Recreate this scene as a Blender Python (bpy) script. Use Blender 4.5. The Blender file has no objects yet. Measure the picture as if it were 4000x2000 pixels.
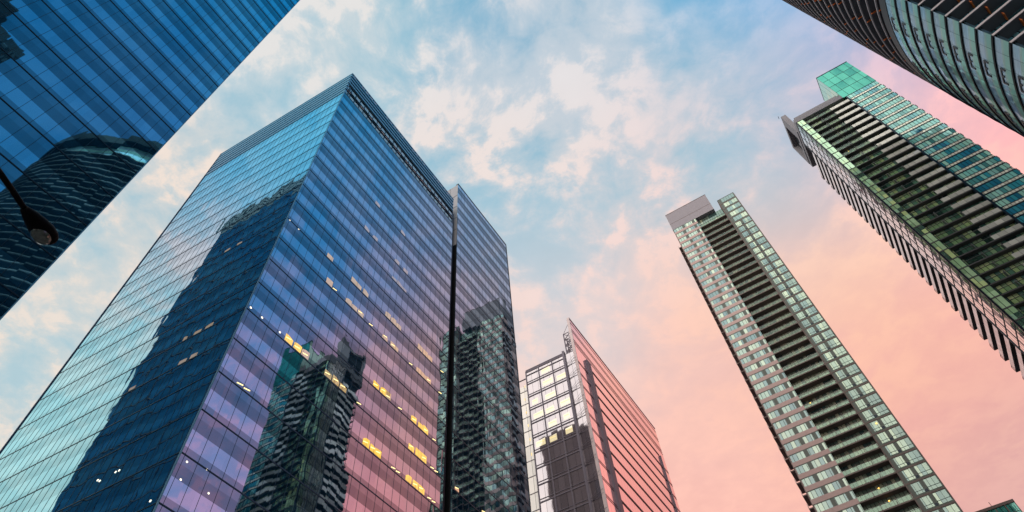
import bpy, bmesh, math, random
from mathutils import Matrix, Vector

random.seed(7)
rad = math.radians
sc = bpy.context.scene
COL = sc.collection

# ------------------------------------------------------------------ camera
cam_data = bpy.data.cameras.new("Camera")
cam = bpy.data.objects.new("Camera", cam_data)
COL.objects.link(cam)
cam_data.sensor_width = 36.0
cam_data.lens = 36.0 * 2560.7 / 4000.0
cam_data.clip_start = 0.05
cam_data.clip_end = 5000
RX = Vector((0.99459039, 0.0864932, -0.05752295))
DN = Vector((-0.10387474, 0.8281638, -0.55077651))
FW = Vector((0.0, 0.5537722, 0.83266821))
M = Matrix(((RX.x, -DN.x, -FW.x, 0), (RX.y, -DN.y, -FW.y, 0), (RX.z, -DN.z, -FW.z, 1.7), (0, 0, 0, 1)))
cam.matrix_world = M
sc.camera = cam

# ------------------------------------------------------------------ colour management
sc.view_settings.view_transform = 'Standard'
sc.view_settings.look = 'None'
sc.view_settings.exposure = 0.0
sc.view_settings.gamma = 1.0

# ------------------------------------------------------------------ node helpers
class NT:
    def __init__(s, tree):
        s.t = tree; s.n = tree.nodes; s.l = tree.links
    def new(s, typ, **kw):
        n = s.n.new(typ)
        for k, v in kw.items(): setattr(n, k, v)
        return n
    def put(s, sock, v):
        if hasattr(v, 'is_output') or isinstance(v, bpy.types.NodeSocket): s.l.new(v, sock)
        elif v is not None: sock.default_value = v
    def math(s, op, a, b=None, c=None, clamp=False):
        n = s.new('ShaderNodeMath', operation=op); n.use_clamp = clamp
        s.put(n.inputs[0], a); s.put(n.inputs[1], b)
        if c is not None: s.put(n.inputs[2], c)
        return n.outputs[0]
    def vec(s, op, a, b=None, c=None):
        n = s.new('ShaderNodeVectorMath', operation=op)
        s.put(n.inputs[0], a)
        if b is not None: s.put(n.inputs[1], b)
        if c is not None: s.put(n.inputs[2], c)
        return n.outputs['Value'] if op in ('DOT_PRODUCT', 'LENGTH') else n.outputs['Vector']
    def scale(s, a, f):
        n = s.new('ShaderNodeVectorMath', operation='SCALE'); s.put(n.inputs[0], a); s.put(n.inputs[3], f)
        return n.outputs['Vector']
    def mix(s, f, a, b, blend='MIX'):
        n = s.new('ShaderNodeMix', data_type='RGBA', blend_type=blend)
        s.put(n.inputs[0], f); s.put(n.inputs[6], col4(a)); s.put(n.inputs[7], col4(b))
        return n.outputs[2]
    def ramp(s, f, stops, interp='LINEAR'):
        n = s.new('ShaderNodeValToRGB'); r = n.color_ramp; r.interpolation = interp
        while len(r.elements) > 1: r.elements.remove(r.elements[-1])
        r.elements[0].position = stops[0][0]; r.elements[0].color = col4(stops[0][1])
        for p, c in stops[1:]:
            e = r.elements.new(p); e.color = col4(c)
        s.put(n.inputs[0], f); return n.outputs[0]
    def smooth(s, x, a, b):
        n = s.new('ShaderNodeMapRange', interpolation_type='SMOOTHSTEP')
        s.put(n.inputs[0], x); n.inputs[1].default_value = a; n.inputs[2].default_value = b
        return n.outputs[0]
    def noise(s, v, scale, detail=2, rough=.5, dist=0, dims='3D', color=False):
        n = s.new('ShaderNodeTexNoise', noise_dimensions=dims)
        s.put(n.inputs['Vector'], v); n.inputs['Scale'].default_value = scale
        n.inputs['Detail'].default_value = detail; n.inputs['Roughness'].default_value = rough
        n.inputs['Distortion'].default_value = dist
        return n.outputs['Color' if color else 'Fac']
    def white(s, v, color=False):
        n = s.new('ShaderNodeTexWhiteNoise', noise_dimensions='3D'); s.put(n.inputs['Vector'], v)
        return n.outputs['Color' if color else 'Value']
    def comb(s, x, y, z):
        n = s.new('ShaderNodeCombineXYZ')
        for i, q in enumerate((x, y, z)): s.put(n.inputs[i], q)
        return n.outputs[0]
    def sep(s, v):
        n = s.new('ShaderNodeSeparateXYZ'); s.put(n.inputs[0], v); return n.outputs

def col4(c):
    if isinstance(c, (int, float)): return (c, c, c, 1)
    if isinstance(c, (tuple, list)): return tuple(c) if len(c) == 4 else (*c, 1)
    return c

# ------------------------------------------------------------------ world: dusk sky with broken cloud
# direction, cloud colour, clear-gap colour
SKY = [
    (-0.268, 0.226, 0.937, 0.776, 0.761, 0.745, 0.342, 0.565, 0.680),
    (0.085, 0.303, 0.949, 0.761, 0.745, 0.761, 0.195, 0.445, 0.631),
    (0.361, 0.278, 0.890, 0.617, 0.687, 0.761, 0.216, 0.468, 0.644),
    (-0.473, 0.416, 0.777, 0.871, 0.745, 0.658, 0.352, 0.565, 0.672),
    (-0.589, 0.462, 0.663, 0.807, 0.730, 0.658, 0.456, 0.624, 0.687),
    (0.008, 0.488, 0.873, 0.855, 0.745, 0.701, 0.314, 0.546, 0.672),
    (0.275, 0.427, 0.861, 0.855, 0.694, 0.672, 0.328, 0.558, 0.680),
    (0.090, 0.607, 0.790, 0.888, 0.694, 0.658, 0.527, 0.631, 0.701),
    (0.419, 0.387, 0.821, 0.871, 0.672, 0.644, 0.352, 0.546, 0.672),
    (0.256, 0.699, 0.668, 0.992, 0.599, 0.497, 0.872, 0.587, 0.537),
    (0.433, 0.559, 0.707, 1.000, 0.639, 0.421, 0.992, 0.550, 0.421),
    (0.453, 0.660, 0.600, 1.000, 0.468, 0.362, 0.975, 0.441, 0.362),
    (0.521, 0.686, 0.507, 0.745, 0.435, 0.401, 0.685, 0.384, 0.386),
    (0.602, 0.356, 0.715, 0.982, 0.533, 0.429, 0.922, 0.503, 0.456),
    (0.022, 0.678, 0.735, 0.871, 0.672, 0.617, 0.753, 0.658, 0.658),
    (0.367, 0.501, 0.784, 0.896, 0.680, 0.644, 0.552, 0.617, 0.658),
    (0.449, 0.088, 0.889, 0.060, 0.504, 0.864, 0.000, 0.408, 0.816),
    (0.523, 0.049, 0.851, 0.060, 0.480, 0.816, 0.000, 0.360, 0.768),
    (0.571, 0.098, 0.815, 0.450, 0.460, 0.820, 0.020, 0.360, 0.780),
    (0.558, 0.196, 0.807, 0.850, 0.520, 0.740, 0.080, 0.360, 0.760),
    (0.618, 0.301, 0.726, 1.620, 0.624, 0.648, 0.960, 0.432, 0.648),
    (0.725, 0.306, 0.617, 1.900, 0.552, 0.528, 1.800, 0.456, 0.456),
    (0.780, 0.103, 0.618, 1.140, 0.624, 0.936, 0.432, 0.528, 0.960),
    (0.695, 0.098, 0.712, 0.900, 0.552, 0.888, 0.120, 0.432, 0.888),
    (0.522, -0.199, 0.830, 0.100, 0.325, 0.635, 0.000, 0.250, 0.560),
    (0.396, -0.087, 0.914, 0.100, 0.375, 0.675, 0.000, 0.300, 0.600),
    (0.524, -0.072, 0.849, 0.400, 0.345, 0.675, 0.300, 0.270, 0.600),
    (0.613, -0.193, 0.766, 0.100, 0.335, 0.635, 0.000, 0.260, 0.560),
    (-0.497, 0.019, 0.868, 0.220, 0.660, 0.950, 0.120, 0.560, 0.920),
    (-0.656, 0.043, 0.754, 1.350, 0.800, 0.800, 0.320, 0.700, 0.900),
    (-0.815, 0.056, 0.577, 1.000, 1.180, 1.120, 0.850, 1.100, 1.080),
    (-0.751, 0.052, 0.658, 0.950, 1.000, 1.020, 0.500, 0.880, 0.980),
    (-0.552, -0.480, 0.682, 2.465, 2.248, 2.059, 2.175, 2.030, 1.914),  # this and next two rows: unseen sky behind camera, brightened to light building fronts
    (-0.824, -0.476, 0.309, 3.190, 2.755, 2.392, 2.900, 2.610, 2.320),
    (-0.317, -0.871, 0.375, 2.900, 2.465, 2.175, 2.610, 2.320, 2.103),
    (-0.862, 0.402, 0.309, 1.300, 1.300, 1.300, 1.100, 1.200, 1.250),  # bright low sky added to light the condo tower's left flank
    (0.230, 0.797, 0.558, 1.000, 0.555, 0.464, 0.975, 0.513, 0.431),
    (0.364, 0.631, 0.685, 1.000, 0.612, 0.442, 0.958, 0.562, 0.464),
    (0.564, 0.335, 0.755, 0.956, 0.631, 0.552, 0.871, 0.604, 0.552),
    (0.617, 0.386, 0.686, 1.000, 0.515, 0.413, 0.956, 0.491, 0.402),
    (0.500, 0.289, 0.816, 0.855, 0.658, 0.617, 0.730, 0.617, 0.617),
    (0.630, 0.335, 0.701, 0.973, 0.527, 0.434, 0.939, 0.491, 0.423),
    (0.408, 0.044, 0.912, 0.020, 0.440, 0.800, 0.000, 0.380, 0.760),
    (0.463, 0.139, 0.875, 0.030, 0.420, 0.780, 0.000, 0.360, 0.760),
    (0.459, 0.216, 0.862, 0.100, 0.440, 0.780, 0.020, 0.380, 0.760),
    (0.565, 0.074, 0.822, 0.100, 0.420, 0.800, 0.000, 0.340, 0.760),
    (0.534, 0.138, 0.834, 0.400, 0.440, 0.780, 0.030, 0.360, 0.760),
    (0.541, 0.321, 0.777, 1.050, 0.580, 0.800, 0.620, 0.460, 0.780),
    (0.660, 0.074, 0.747, 0.250, 0.400, 0.820, 0.020, 0.360, 0.800),
    (0.778, 0.072, 0.625, 0.750, 0.550, 0.950, 0.400, 0.500, 0.920),
    (0.692, 0.370, 0.619, 1.900, 0.520, 0.500, 1.700, 0.460, 0.460),
]
world = bpy.data.worlds.new("World"); sc.world = world; world.use_nodes = True
w = NT(world.node_tree); w.n.clear()
d = w.new('ShaderNodeTexCoord').outputs['Generated']
SHARP = 110.0
acc_c = acc_g = (0, 0, 0); acc_w = 1e-9
wob = w.vec('SUBTRACT', w.noise(d, 3.0, 3, .5, color=True), (.5, .5, .5))
dw = w.vec('NORMALIZE', w.vec('MULTIPLY_ADD', wob, (.10, .10, .10), d))
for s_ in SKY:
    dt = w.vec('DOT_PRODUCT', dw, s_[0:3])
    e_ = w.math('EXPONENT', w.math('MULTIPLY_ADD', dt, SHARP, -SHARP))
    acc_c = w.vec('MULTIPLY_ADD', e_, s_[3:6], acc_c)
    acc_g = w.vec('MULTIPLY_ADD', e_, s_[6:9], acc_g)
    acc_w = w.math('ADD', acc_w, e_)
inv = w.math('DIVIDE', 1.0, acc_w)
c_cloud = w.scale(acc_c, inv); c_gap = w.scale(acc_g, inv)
x_, y_, z_ = w.sep(d)
zz = w.math('MAXIMUM', z_, .10)
p = w.comb(w.math('DIVIDE', x_, zz), w.math('DIVIDE', y_, zz), 0.37)
warp = w.vec('SUBTRACT', w.noise(p, 2.6, 4, .55, color=True), (.5, .5, .5))
p2 = w.vec('MULTIPLY_ADD', warp, (.15, .15, 0), p)
n1 = w.noise(w.vec('ADD', p2, (1.7, 6.2, 0)), 4.8, 6, .57)
n2 = w.noise(w.vec('ADD', p2, (3.3, 1.7, 0)), 12.0, 8, .60)
n3 = w.noise(w.vec('ADD', p2, (7.1, 4.7, 0)), 1.5, 3, .5)
cov = w.math('ADD', w.math('MULTIPLY', n1, .45), w.math('ADD', w.math('MULTIPLY', n3, .17), w.math('MULTIPLY', n2, .38)))
veil = w.smooth(cov, .37, .55)
puff = w.math('MULTIPLY', w.smooth(n2, .445, .62), w.smooth(cov, .42, .54))
patch = w.math('MULTIPLY_ADD', w.smooth(w.noise(w.vec('ADD', p, (2.2, 9.1, 0)), 2.1, 3, .5), .38, .62), .40, .22)
m = w.math('ADD', w.math('MULTIPLY', veil, .58), w.math('MULTIPLY', puff, patch), clamp=True)
# thin cloud is bluish grey, thick cloud takes the warm light
skycol = w.mix(m, c_gap, c_cloud)
skycol = w.scale(skycol, w.math('MULTIPLY_ADD', w.math('SUBTRACT', n2, .5), .14, 1.0))
nis = w.new('ShaderNodeTexSky', sky_type='NISHITA')
nis.sun_disc = False; nis.sun_elevation = rad(4); nis.sun_rotation = rad(62); nis.altitude = 50
addn = w.mix(1.0, skycol, w.scale(nis.outputs[0], .006), 'ADD')
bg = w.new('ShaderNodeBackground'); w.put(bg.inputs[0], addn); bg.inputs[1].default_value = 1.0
out = w.new('ShaderNodeOutputWorld'); w.l.new(bg.outputs[0], out.inputs[0])
world.cycles.sampling_method = 'MANUAL'; world.cycles.sample_map_resolution = 512

# ------------------------------------------------------------------ sun: last warm light from low on the right
sun_d = bpy.data.lights.new("Sun", 'SUN'); sun_d.energy = 0.35; sun_d.angle = rad(12); sun_d.color = (1.0, .62, .45)
sun = bpy.data.objects.new("Sun", sun_d); COL.objects.link(sun)
sun.rotation_euler = (rad(86), 0, rad(118))

# ------------------------------------------------------------------ object helpers
def tag(o, label=None, cat=None, group=None, kind=None):
    if label: o['label'] = label
    if cat: o['category'] = cat
    if group: o['group'] = group
    if kind: o['kind'] = kind
    return o

def thing(name, label, cat, loc=(0, 0, 0), rotz=0.0, group=None):
    o = bpy.data.objects.new(name, None); COL.objects.link(o)
    o.location = loc; o.rotation_euler = (0, 0, rotz); o.empty_display_size = 2
    return tag(o, label, cat, group)

class Wall:
    """a vertical plane: u runs along it (left to right seen from outside), n outwards, z up"""
    def __init__(s, ox, oy, deg):
        a = rad(deg); s.o = (ox, oy); s.u = (math.cos(a), math.sin(a)); s.n = (math.sin(a), -math.cos(a))
    def __call__(s, u, n, z):
        return (s.o[0] + s.u[0] * u + s.n[0] * n, s.o[1] + s.u[1] * u + s.n[1] * n, z)

class MB:
    def __init__(s): s.v = []; s.f = []; s.uv = []; s.mi = []
    def quad(s, pts, uvs=None, mi=0):
        i = len(s.v); s.v += pts; s.f.append(tuple(range(i, i + len(pts))))
        s.uv += uvs or [(0, 0)] * len(pts); s.mi.append(mi)
    def box(s, W, u0, u1, n0, n1, z0, z1, mi=0):
        a = [W(u0, n1, z0), W(u1, n1, z0), W(u1, n1, z1), W(u0, n1, z1)]
        b = [W(u0, n0, z0), W(u1, n0, z0), W(u1, n0, z1), W(u0, n0, z1)]
        i = len(s.v); s.v += a + b
        F = [(0, 1, 2, 3), (5, 4, 7, 6), (4, 0, 3, 7), (1, 5, 6, 2), (3, 2, 6, 7), (4, 5, 1, 0)]
        un = [(u0, z0), (u1, z0), (u1, z1), (u0, z1)]; nn = [(n0, z0), (n1, z0), (n1, z1), (n0, z1)]
        U = [un, [un[1], un[0], un[3], un[2]], nn, [nn[1], nn[0], nn[3], nn[2]],
             [(u0, n1), (u1, n1), (u1, n0), (u0, n0)], [(u0, n0), (u1, n0), (u1, n1), (u0, n1)]]
        for f, u in zip(F, U):
            s.f.append(tuple(i + k for k in f)); s.uv += u; s.mi.append(mi)
    def bar(s, p, q, r, mi=0, sides=6):
        p = Vector(p); q = Vector(q); d = (q - p).normalized()
        a = d.orthogonal().normalized(); b = d.cross(a)
        i = len(s.v)
        for c in (p, q):
            for k in range(sides):
                t = 2 * math.pi * k / sides
                s.v.append(tuple(c + a * (r * math.cos(t)) + b * (r * math.sin(t))))
        for k in range(sides):
            k2 = (k + 1) % sides
            s.f.append((i + k, i + k2, i + sides + k2, i + sides + k)); s.uv += [(0, 0)] * 4; s.mi.append(mi)
        s.f.append(tuple(i + k for k in range(sides))[::-1]); s.uv += [(0, 0)] * sides; s.mi.append(mi)
        s.f.append(tuple(i + sides + k for k in range(sides))); s.uv += [(0, 0)] * sides; s.mi.append(mi)
    def ring(s, cx, cy, r0, r1, z0, z1, a0, a1, step=3.0, mi=0, caps=True):
        """part of a round storey: outer face r1, inner face r0, u = arc metres"""
        n = max(1, int(round(abs(a1 - a0) / step)))
        for k in range(n):
            t0 = rad(a0 + (a1 - a0) * k / n); t1 = rad(a0 + (a1 - a0) * (k + 1) / n)
            P = lambda r, t, z: (cx + r * math.cos(t), cy + r * math.sin(t), z)
            ua, ub = r1 * (t0 - rad(a0)), r1 * (t1 - rad(a0))
            s.quad([P(r1, t0, z0), P(r1, t1, z0), P(r1, t1, z1), P(r1, t0, z1)], [(ua, z0), (ub, z0), (ub, z1), (ua, z1)], mi)
            if caps:
                s.quad([P(r0, t0, z0), P(r0, t1, z0), P(r1, t1, z0), P(r1, t0, z0)], None, mi)
                s.quad([P(r1, t0, z1), P(r1, t1, z1), P(r0, t1, z1), P(r0, t0, z1)], None, mi)
                s.quad([P(r0, t1, z0), P(r0, t0, z0), P(r0, t0, z1), P(r0, t1, z1)], None, mi)
    def build(s, name, mats, parent=None, smooth=False):
        me = bpy.data.meshes.new(name); me.from_pydata(s.v, [], s.f)
        uv = me.uv_layers.new(name="UVMap"); k = 0
        flat = [c for u in s.uv for c in u]
        uv.data.foreach_set('uv', flat)
        mats = mats if isinstance(mats, (list, tuple)) else [mats]
        for m_ in mats: me.materials.append(m_)
        me.polygons.foreach_set('material_index', s.mi)
        if smooth: me.polygons.foreach_set('use_smooth', [True] * len(s.f))
        me.update()
        o = bpy.data.objects.new(name, me); COL.objects.link(o)
        if parent: o.parent = parent
        return o

# ------------------------------------------------------------------ materials
def material(name):
    m_ = bpy.data.materials.new(name); m_.use_nodes = True
    t = NT(m_.node_tree); t.n.clear()
    t.out = t.new('ShaderNodeOutputMaterial')
    return m_, t

def solid(name, c, rough=.6, metal=0.0, var=.12, scale=.6, spec=.3):
    m_, t = material(name)
    co = t.new('ShaderNodeTexCoord').outputs['Object']
    n = t.noise(co, scale, 6, .6); n_ = t.noise(co, scale * 9, 4, .6)
    f = t.math('MULTIPLY_ADD', n, var * 2, 1 - var)
    f = t.math('MULTIPLY', f, t.math('MULTIPLY_ADD', n_, var, 1 - var * .5))
    c_ = t.scale(tuple(c), f)
    b = t.new('ShaderNodeBsdfPrincipled')
    t.put(b.inputs['Base Color'], c_); b.inputs['Roughness'].default_value = rough
    b.inputs['Metallic'].default_value = metal; b.inputs['Specular IOR Level'].default_value = spec
    t.l.new(b.outputs[0], t.out.inputs[0]); return m_

def waved_normal(t, tilt=0.0, wave=.010, wscale=.35, jitter=.004, pw=1.1, fh=4.0, zo=0.0):
    """float-glass waviness, small per-pane misalignment and a constant cant of the units"""
    g = t.new('ShaderNodeNewGeometry'); N = g.outputs['Normal']
    co = t.new('ShaderNodeTexCoord').outputs['Object']
    uv = t.new('ShaderNodeUVMap').outputs[0]
    u, v, _ = t.sep(uv)
    cell = t.comb(t.math('FLOOR', t.math('DIVIDE', u, pw)), t.math('FLOOR', t.math('DIVIDE', t.math('SUBTRACT', v, zo), fh)), 1.5)
    a = t.scale(t.vec('SUBTRACT', t.noise(t.vec('MULTIPLY', co, (1, 1, .55)), wscale, 2, .5, color=True), (.5, .5, .5)), wave * 2)
    b = t.scale(t.vec('SUBTRACT', t.white(cell, True), (.5, .5, .5)), jitter * 2)
    k = t.vec('CROSS_PRODUCT', (0, 0, math.tan(rad(tilt))), N)
    return t.vec('NORMALIZE', t.vec('ADD', t.vec('ADD', N, k), t.vec('ADD', a, b))), cell, u, v

def curtain(name, fh, zo, pw, tint, inner, f0, stripes, tilt=0, wave=.008, wscale=.35, jitter=.003, rough=.015, gloss=1.0):
    """reflective curtain-wall glass: coated vision strip and darker spandrel in every storey"""
    m_, t = material(name)
    N, cell, u, v = waved_normal(t, tilt, wave, wscale, jitter, pw, fh, zo)
    fr = t.math('FRACT', t.math('DIVIDE', t.math('SUBTRACT', v, zo), fh))
    st = t.ramp(fr, stripes, 'CONSTANT')
    wn = t.white(cell)
    st = t.math('MULTIPLY', st, t.math('MULTIPLY_ADD', wn, .10, .95))
    lw = t.new('ShaderNodeLayerWeight'); lw.inputs[0].default_value = .5
    fac = t.math('MULTIPLY_ADD', t.math('POWER', lw.outputs['Facing'], 3.0), 1 - f0, f0)
    fac = t.math('MULTIPLY', t.math('MULTIPLY', fac, st), gloss, clamp=True)
    gl = t.new('ShaderNodeBsdfGlossy'); gl.inputs['Color'].default_value = (*tint, 1); gl.inputs['Roughness'].default_value = rough
    t.put(gl.inputs['Normal'], N)
    df = t.new('ShaderNodeBsdfDiffuse'); t.put(df.inputs['Color'], t.scale(tuple(inner), st))
    mx = t.new('ShaderNodeMixShader'); t.put(mx.inputs[0], fac)
    t.l.new(df.outputs[0], mx.inputs[1]); t.l.new(gl.outputs[0], mx.inputs[2])
    t.l.new(mx.outputs[0], t.out.inputs[0]); return m_

def condo_glass(name, pw, ph, zo, pal, tint=(.62, .85, .80), refl=.30, line=.05, grp=3.0, seed=1.5, lines=True, fres=.6, fpow=3.0, wave=.012, jit=.010):
    """flat windows: each pane shows blind, curtain or dark room behind a reflection"""
    m_, t = material(name)
    N, cell, u, v = waved_normal(t, 0, wave, .5, jit, pw, ph, zo)
    big = t.comb(t.math('FLOOR', t.math('DIVIDE', u, pw * grp)), t.math('FLOOR', t.math('DIVIDE', t.math('SUBTRACT', v, zo), ph)), seed)
    rnd = t.math('MULTIPLY_ADD', t.white(big), .75, t.math('MULTIPLY', t.white(cell), .25))
    c = t.ramp(rnd, pal, 'CONSTANT')
    c = t.scale(c, t.math('MULTIPLY_ADD', t.white(t.vec('ADD', cell, (.3, .9, 4))), .35, .80))
    if lines:
        fu = t.math('FRACT', t.math('DIVIDE', u, pw)); 
        e = t.math('LESS_THAN', t.math('MULTIPLY', t.math('MINIMUM', fu, t.math('SUBTRACT', 1.0, fu)), pw), line)
        c = t.mix(e, c, (.012, .018, .02))
    lw = t.new('ShaderNodeLayerWeight'); lw.inputs[0].default_value = .5
    fac = t.math('MULTIPLY_ADD', t.math('POWER', lw.outputs['Facing'], fpow), fres, refl, clamp=True)
    if lines: fac = t.math('MULTIPLY', fac, t.math('SUBTRACT', 1.0, t.math('MULTIPLY', e, .8)))
    gl = t.new('ShaderNodeBsdfGlossy'); gl.inputs['Color'].default_value = (*tint, 1); gl.inputs['Roughness'].default_value = .04
    t.put(gl.inputs['Normal'], N)
    df = t.new('ShaderNodeBsdfDiffuse'); t.put(df.inputs['Color'], c)
    mx = t.new('ShaderNodeMixShader'); t.put(mx.inputs[0], fac)
    t.l.new(df.outputs[0], mx.inputs[1]); t.l.new(gl.outputs[0], mx.inputs[2])
    t.l.new(mx.outputs[0], t.out.inputs[0]); return m_

def lit(name, c, strength, var=.5, scale=1.2, mixg=.25):
    """a lit room seen through its window"""
    m_, t = material(name)
    co = t.new('ShaderNodeTexCoord').outputs['Object']
    n = t.noise(co, scale, 4, .6)
    e = t.new('ShaderNodeEmission'); e.inputs[0].default_value = (*c, 1)
    t.put(e.inputs[1], t.math('MULTIPLY', t.math('MULTIPLY_ADD', n, var * 2, 1 - var), strength))
    g = t.new('ShaderNodeBsdfGlossy'); g.inputs[0].default_value = (.7, .75, .9, 1); g.inputs[1].default_value = .02
    mx = t.new('ShaderNodeMixShader'); mx.inputs[0].default_value = mixg
    t.l.new(e.outputs[0], mx.inputs[1]); t.l.new(g.outputs[0], mx.inputs[2]); t.l.new(mx.outputs[0], t.out.inputs[0]); return m_

BLUE_STRIPES = [(0, .56), (.15, 1.0), (.52, .44), (.80, .56)]
BLUE_STRIPES_SOFT = [(0, .84), (.15, 1.0), (.52, .80), (.80, .86)]
m_mull = solid('dark_mullion', (.010, .022, .035), .35, .3)
m_mullb = solid('blue_mullion', (.014, .045, .075), .3, .3)
m_dark = solid('dark_backing', (.010, .014, .020), .7)
m_black = solid('black_metal', (.006, .007, .009), .45)
m_steel = solid('painted_steel', (.05, .055, .06), .4, .4)
m_conc = solid('concrete', (.30, .29, .28), .85)
m_soffit = solid('dark_soffit', (.035, .033, .035), .85)
m_white = solid('white_metal', (.72, .70, .70), .45)

# ------------------------------------------------------------------ ground
def sheet(name, x0, x1, y0, y1, z, m_, rot=0.0, org=(0, 0), kind='structure'):
    b = MB(); a = rad(rot); ca, sa = math.cos(a), math.sin(a)
    P = lambda x, y: (org[0] + x * ca - y * sa, org[1] + x * sa + y * ca, z)
    b.quad([P(x0, y0), P(x1, y0), P(x1, y1), P(x0, y1)], [(x0, y0), (x1, y0), (x1, y1), (x0, y1)])
    return tag(b.build(name, m_), kind=kind)
m_ground = solid('paving_grey', (.16, .155, .15), .9, scale=.15)
m_asph = solid('asphalt', (.05, .05, .052), .9, scale=.3)
m_line = solid('road_paint', (.72, .70, .62), .7)
sheet('ground', -2500, 2500, -2500, 2500, -.13, m_ground)
sheet('road', -400, 400, -7, 7, -.126, m_asph, 62.3, (8, 6))
b = MB(); W = Wall(8, 6, 62.3)
for k in range(-20, 30): b.box(W, k * 8, k * 8 + 3, -.06, .06, -.124, -.120)
tag(b.build('road_marking', m_line), kind='structure')
b = MB()
for n0, n1 in ((-30, -7.0), (7.0, 24)): b.box(W, -200, 60, n0, n1, -.125, 0)
tag(b.build('pavement', m_conc), kind='structure')

# ================================================================== central glass office tower
HX, HY = -23.938, 33.998
G_MAIN = 62.3
OT = thing('office_tower', 'blue glass office tower with its corner towards the viewer and lit office windows', 'office tower', (HX, HY, 0), rad(G_MAIN))
RF = Wall(0, 0, 0)                           # right-hand face, u 0..49.2
LA = -24.3 - G_MAIN
LLEN = 29.24
_a = rad(LA); LF = Wall(-LLEN * math.cos(_a), -LLEN * math.sin(_a), LA)   # left-hand face, ends at the corner
m_gr = curtain('curtain_glass_blue', 4.0, 29.0, 1.12, (.66, .82, .95), (.001, .03, .065), .50, BLUE_STRIPES, tilt=2.9, wave=.0052, wscale=.7, jitter=.0048)
m_gl = curtain('curtain_glass_teal', 4.0, 29.0, 1.0, (.62, .92, .98), (.001, .040, .15), .52, BLUE_STRIPES_SOFT, wave=.007, wscale=.8, jitter=.0035)
m_plum = curtain('rear_wall_plum', 4.0, 29.0, 2.2, (.7, .6, .7), (.14, .095, .12), .12, [(0, 1.0), (.45, .35)], wave=.004)
m_louv = solid('louvre_metal', (.12, .30, .40), .30, .4)
m_grey = solid('grey_panel', (.36, .37, .40), .55)
m_pale = solid('pale_screen_glass', (.34, .56, .64), .15, spec=.7)
ZF = lambda k: 29.0 + 4.0 * k
GT = 105.0; TOPZ = 114.2; WTOP = 122.8
b = MB(); b.box(RF, .5, 29.2, -26, -.45, 0, TOPZ - 1.0); b.box(RF, 31.5, 48.9, -24, -.45, 0, WTOP - .6); b.build('core', m_dark, OT)
RW = Wall(49.0, 24.2, 180)
b = MB(); b.box(RW, 0, 18, 0, .3, 5, WTOP - 1); b.box(RW, 18.2, 48.6, 2.0, 2.3, 5, TOPZ - 1); b.build('rear_wall', m_plum, OT)
b = MB(); b.box(RF, 0, 29.68, -.4, 0, 0, 5); b.box(RF, 31.15, 49.2, -.4, 0, 0, 5); b.box(LF, 0, LLEN, -.4, 0, 0, 5); b.build('podium', m_steel, OT)
for k in range(-6, 19):
    z0, z1 = ZF(k), ZF(k + 1)
    b = MB(); b.box(RF, 0, 29.68, -.35, 0, z0 + .07, z1 - .07); b.build('window_band', m_gr, OT)
    b = MB(); b.box(LF, 0, LLEN, -.35, 0, z0 + .07, z1 - .07); b.build('window_band', m_gl, OT)
for k in range(-6, 24):
    z0, z1 = ZF(k), min(ZF(k + 1), WTOP)
    if z1 - z0 < .5: continue
    b = MB(); b.box(RF, 31.15, 49.2, -.35, 0, z0 + .06, z1 - .06); b.build('wing_window_band', m_gr, OT)
def grid(W, u0, u1, z0, z1, zs, pw, hw, vw, dep, name, m_, par, off=0.0):
    b = MB()
    for z in zs: b.box(W, u0, u1, -.2, dep, z - hw, z + hw)
    n = int((u1 - u0) / pw); zs2 = sorted(set(list(zs) + [z0, z1]))
    for k in range(1, n + 1):
        u = u0 + off + k * pw
        if u < u1 - .1: b.box(W, u - vw, u + vw, -.01, dep * .55, z0, z1)
    return b.build(name, m_, par)
grid(RF, 0, 29.68, 5, GT, [ZF(k) for k in range(-6, 20)], 1.118, .052, .011, .03, 'mullion_grid', m_mullb, OT, -.75)
grid(LF, 0, LLEN, 5, GT, [ZF(k) for k in range(-6, 20)], 1.0, .042, .010, .03, 'mullion_grid', m_mullb, OT)
grid(RF, 31.15, 49.2, 5, WTOP - .3, [ZF(k) for k in range(-6, 24)], 1.118, .045, .011, .03, 'mullion_grid', m_mullb, OT)
b = MB(); b.box(RF, -.05, .05, -.05, .06, 5, GT); b.build('corner_trim', m_louv, OT)
b = MB(); b.box(LF, -.10, .0, -.3, .10, 5, TOPZ); b.build('edge_trim', m_white, OT)
# recess between the tower and its wing
b = MB(); b.box(RF, 29.70, 31.13, -4.3, -4.0, 0, TOPZ - 2); b.build('recess_wall', m_black, OT)
b = MB(); b.box(RF, 29.95, 30.12, -.5, -.30, 0, TOPZ - 4); b.box(RF, 30.5, 30.62, -.8, -.5, 0, TOPZ - 4); b.build('recess_pipe', m_mull, OT)
SW = Wall(31.12, 24, -90)                    # left side of the wing
b = MB(); b.box(SW, 0, 23.9, -.3, 0, 100, WTOP)
b.build('wing_side_panel', m_grey, OT)
b = MB()
for z in (105.2, 109.5, 113.8, 118.3): b.box(SW, 0, 23.9, -.01, .03, z - .05, z + .05)
for u in (8, 16, 20, 22): b.box(SW, u - .04, u + .04, -.01, .025, 100, WTOP)
b.build('panel_joint', m_mull, OT)
b = MB(); b.box(SW, 0, 23.9, -.3, 0, 0, 99.9); b.build('wing_side_wall', m_black, OT)
b = MB(); b.box(RF, 31.1, 49.25, -.5, .05, WTOP, WTOP + .35); b.box(RF, 49.2, 49.3, -24, .05, 5, WTOP); b.build('wing_coping', m_steel, OT)
b = MB(); b.box(RF, 49.3, 49.9, -.9, -.2, 90.2, 91.2); b.box(RF, 49.3, 50.5, -.9, -.5, 90.7, 91.3); b.build('wall_lamp', m_grey, OT)
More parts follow.
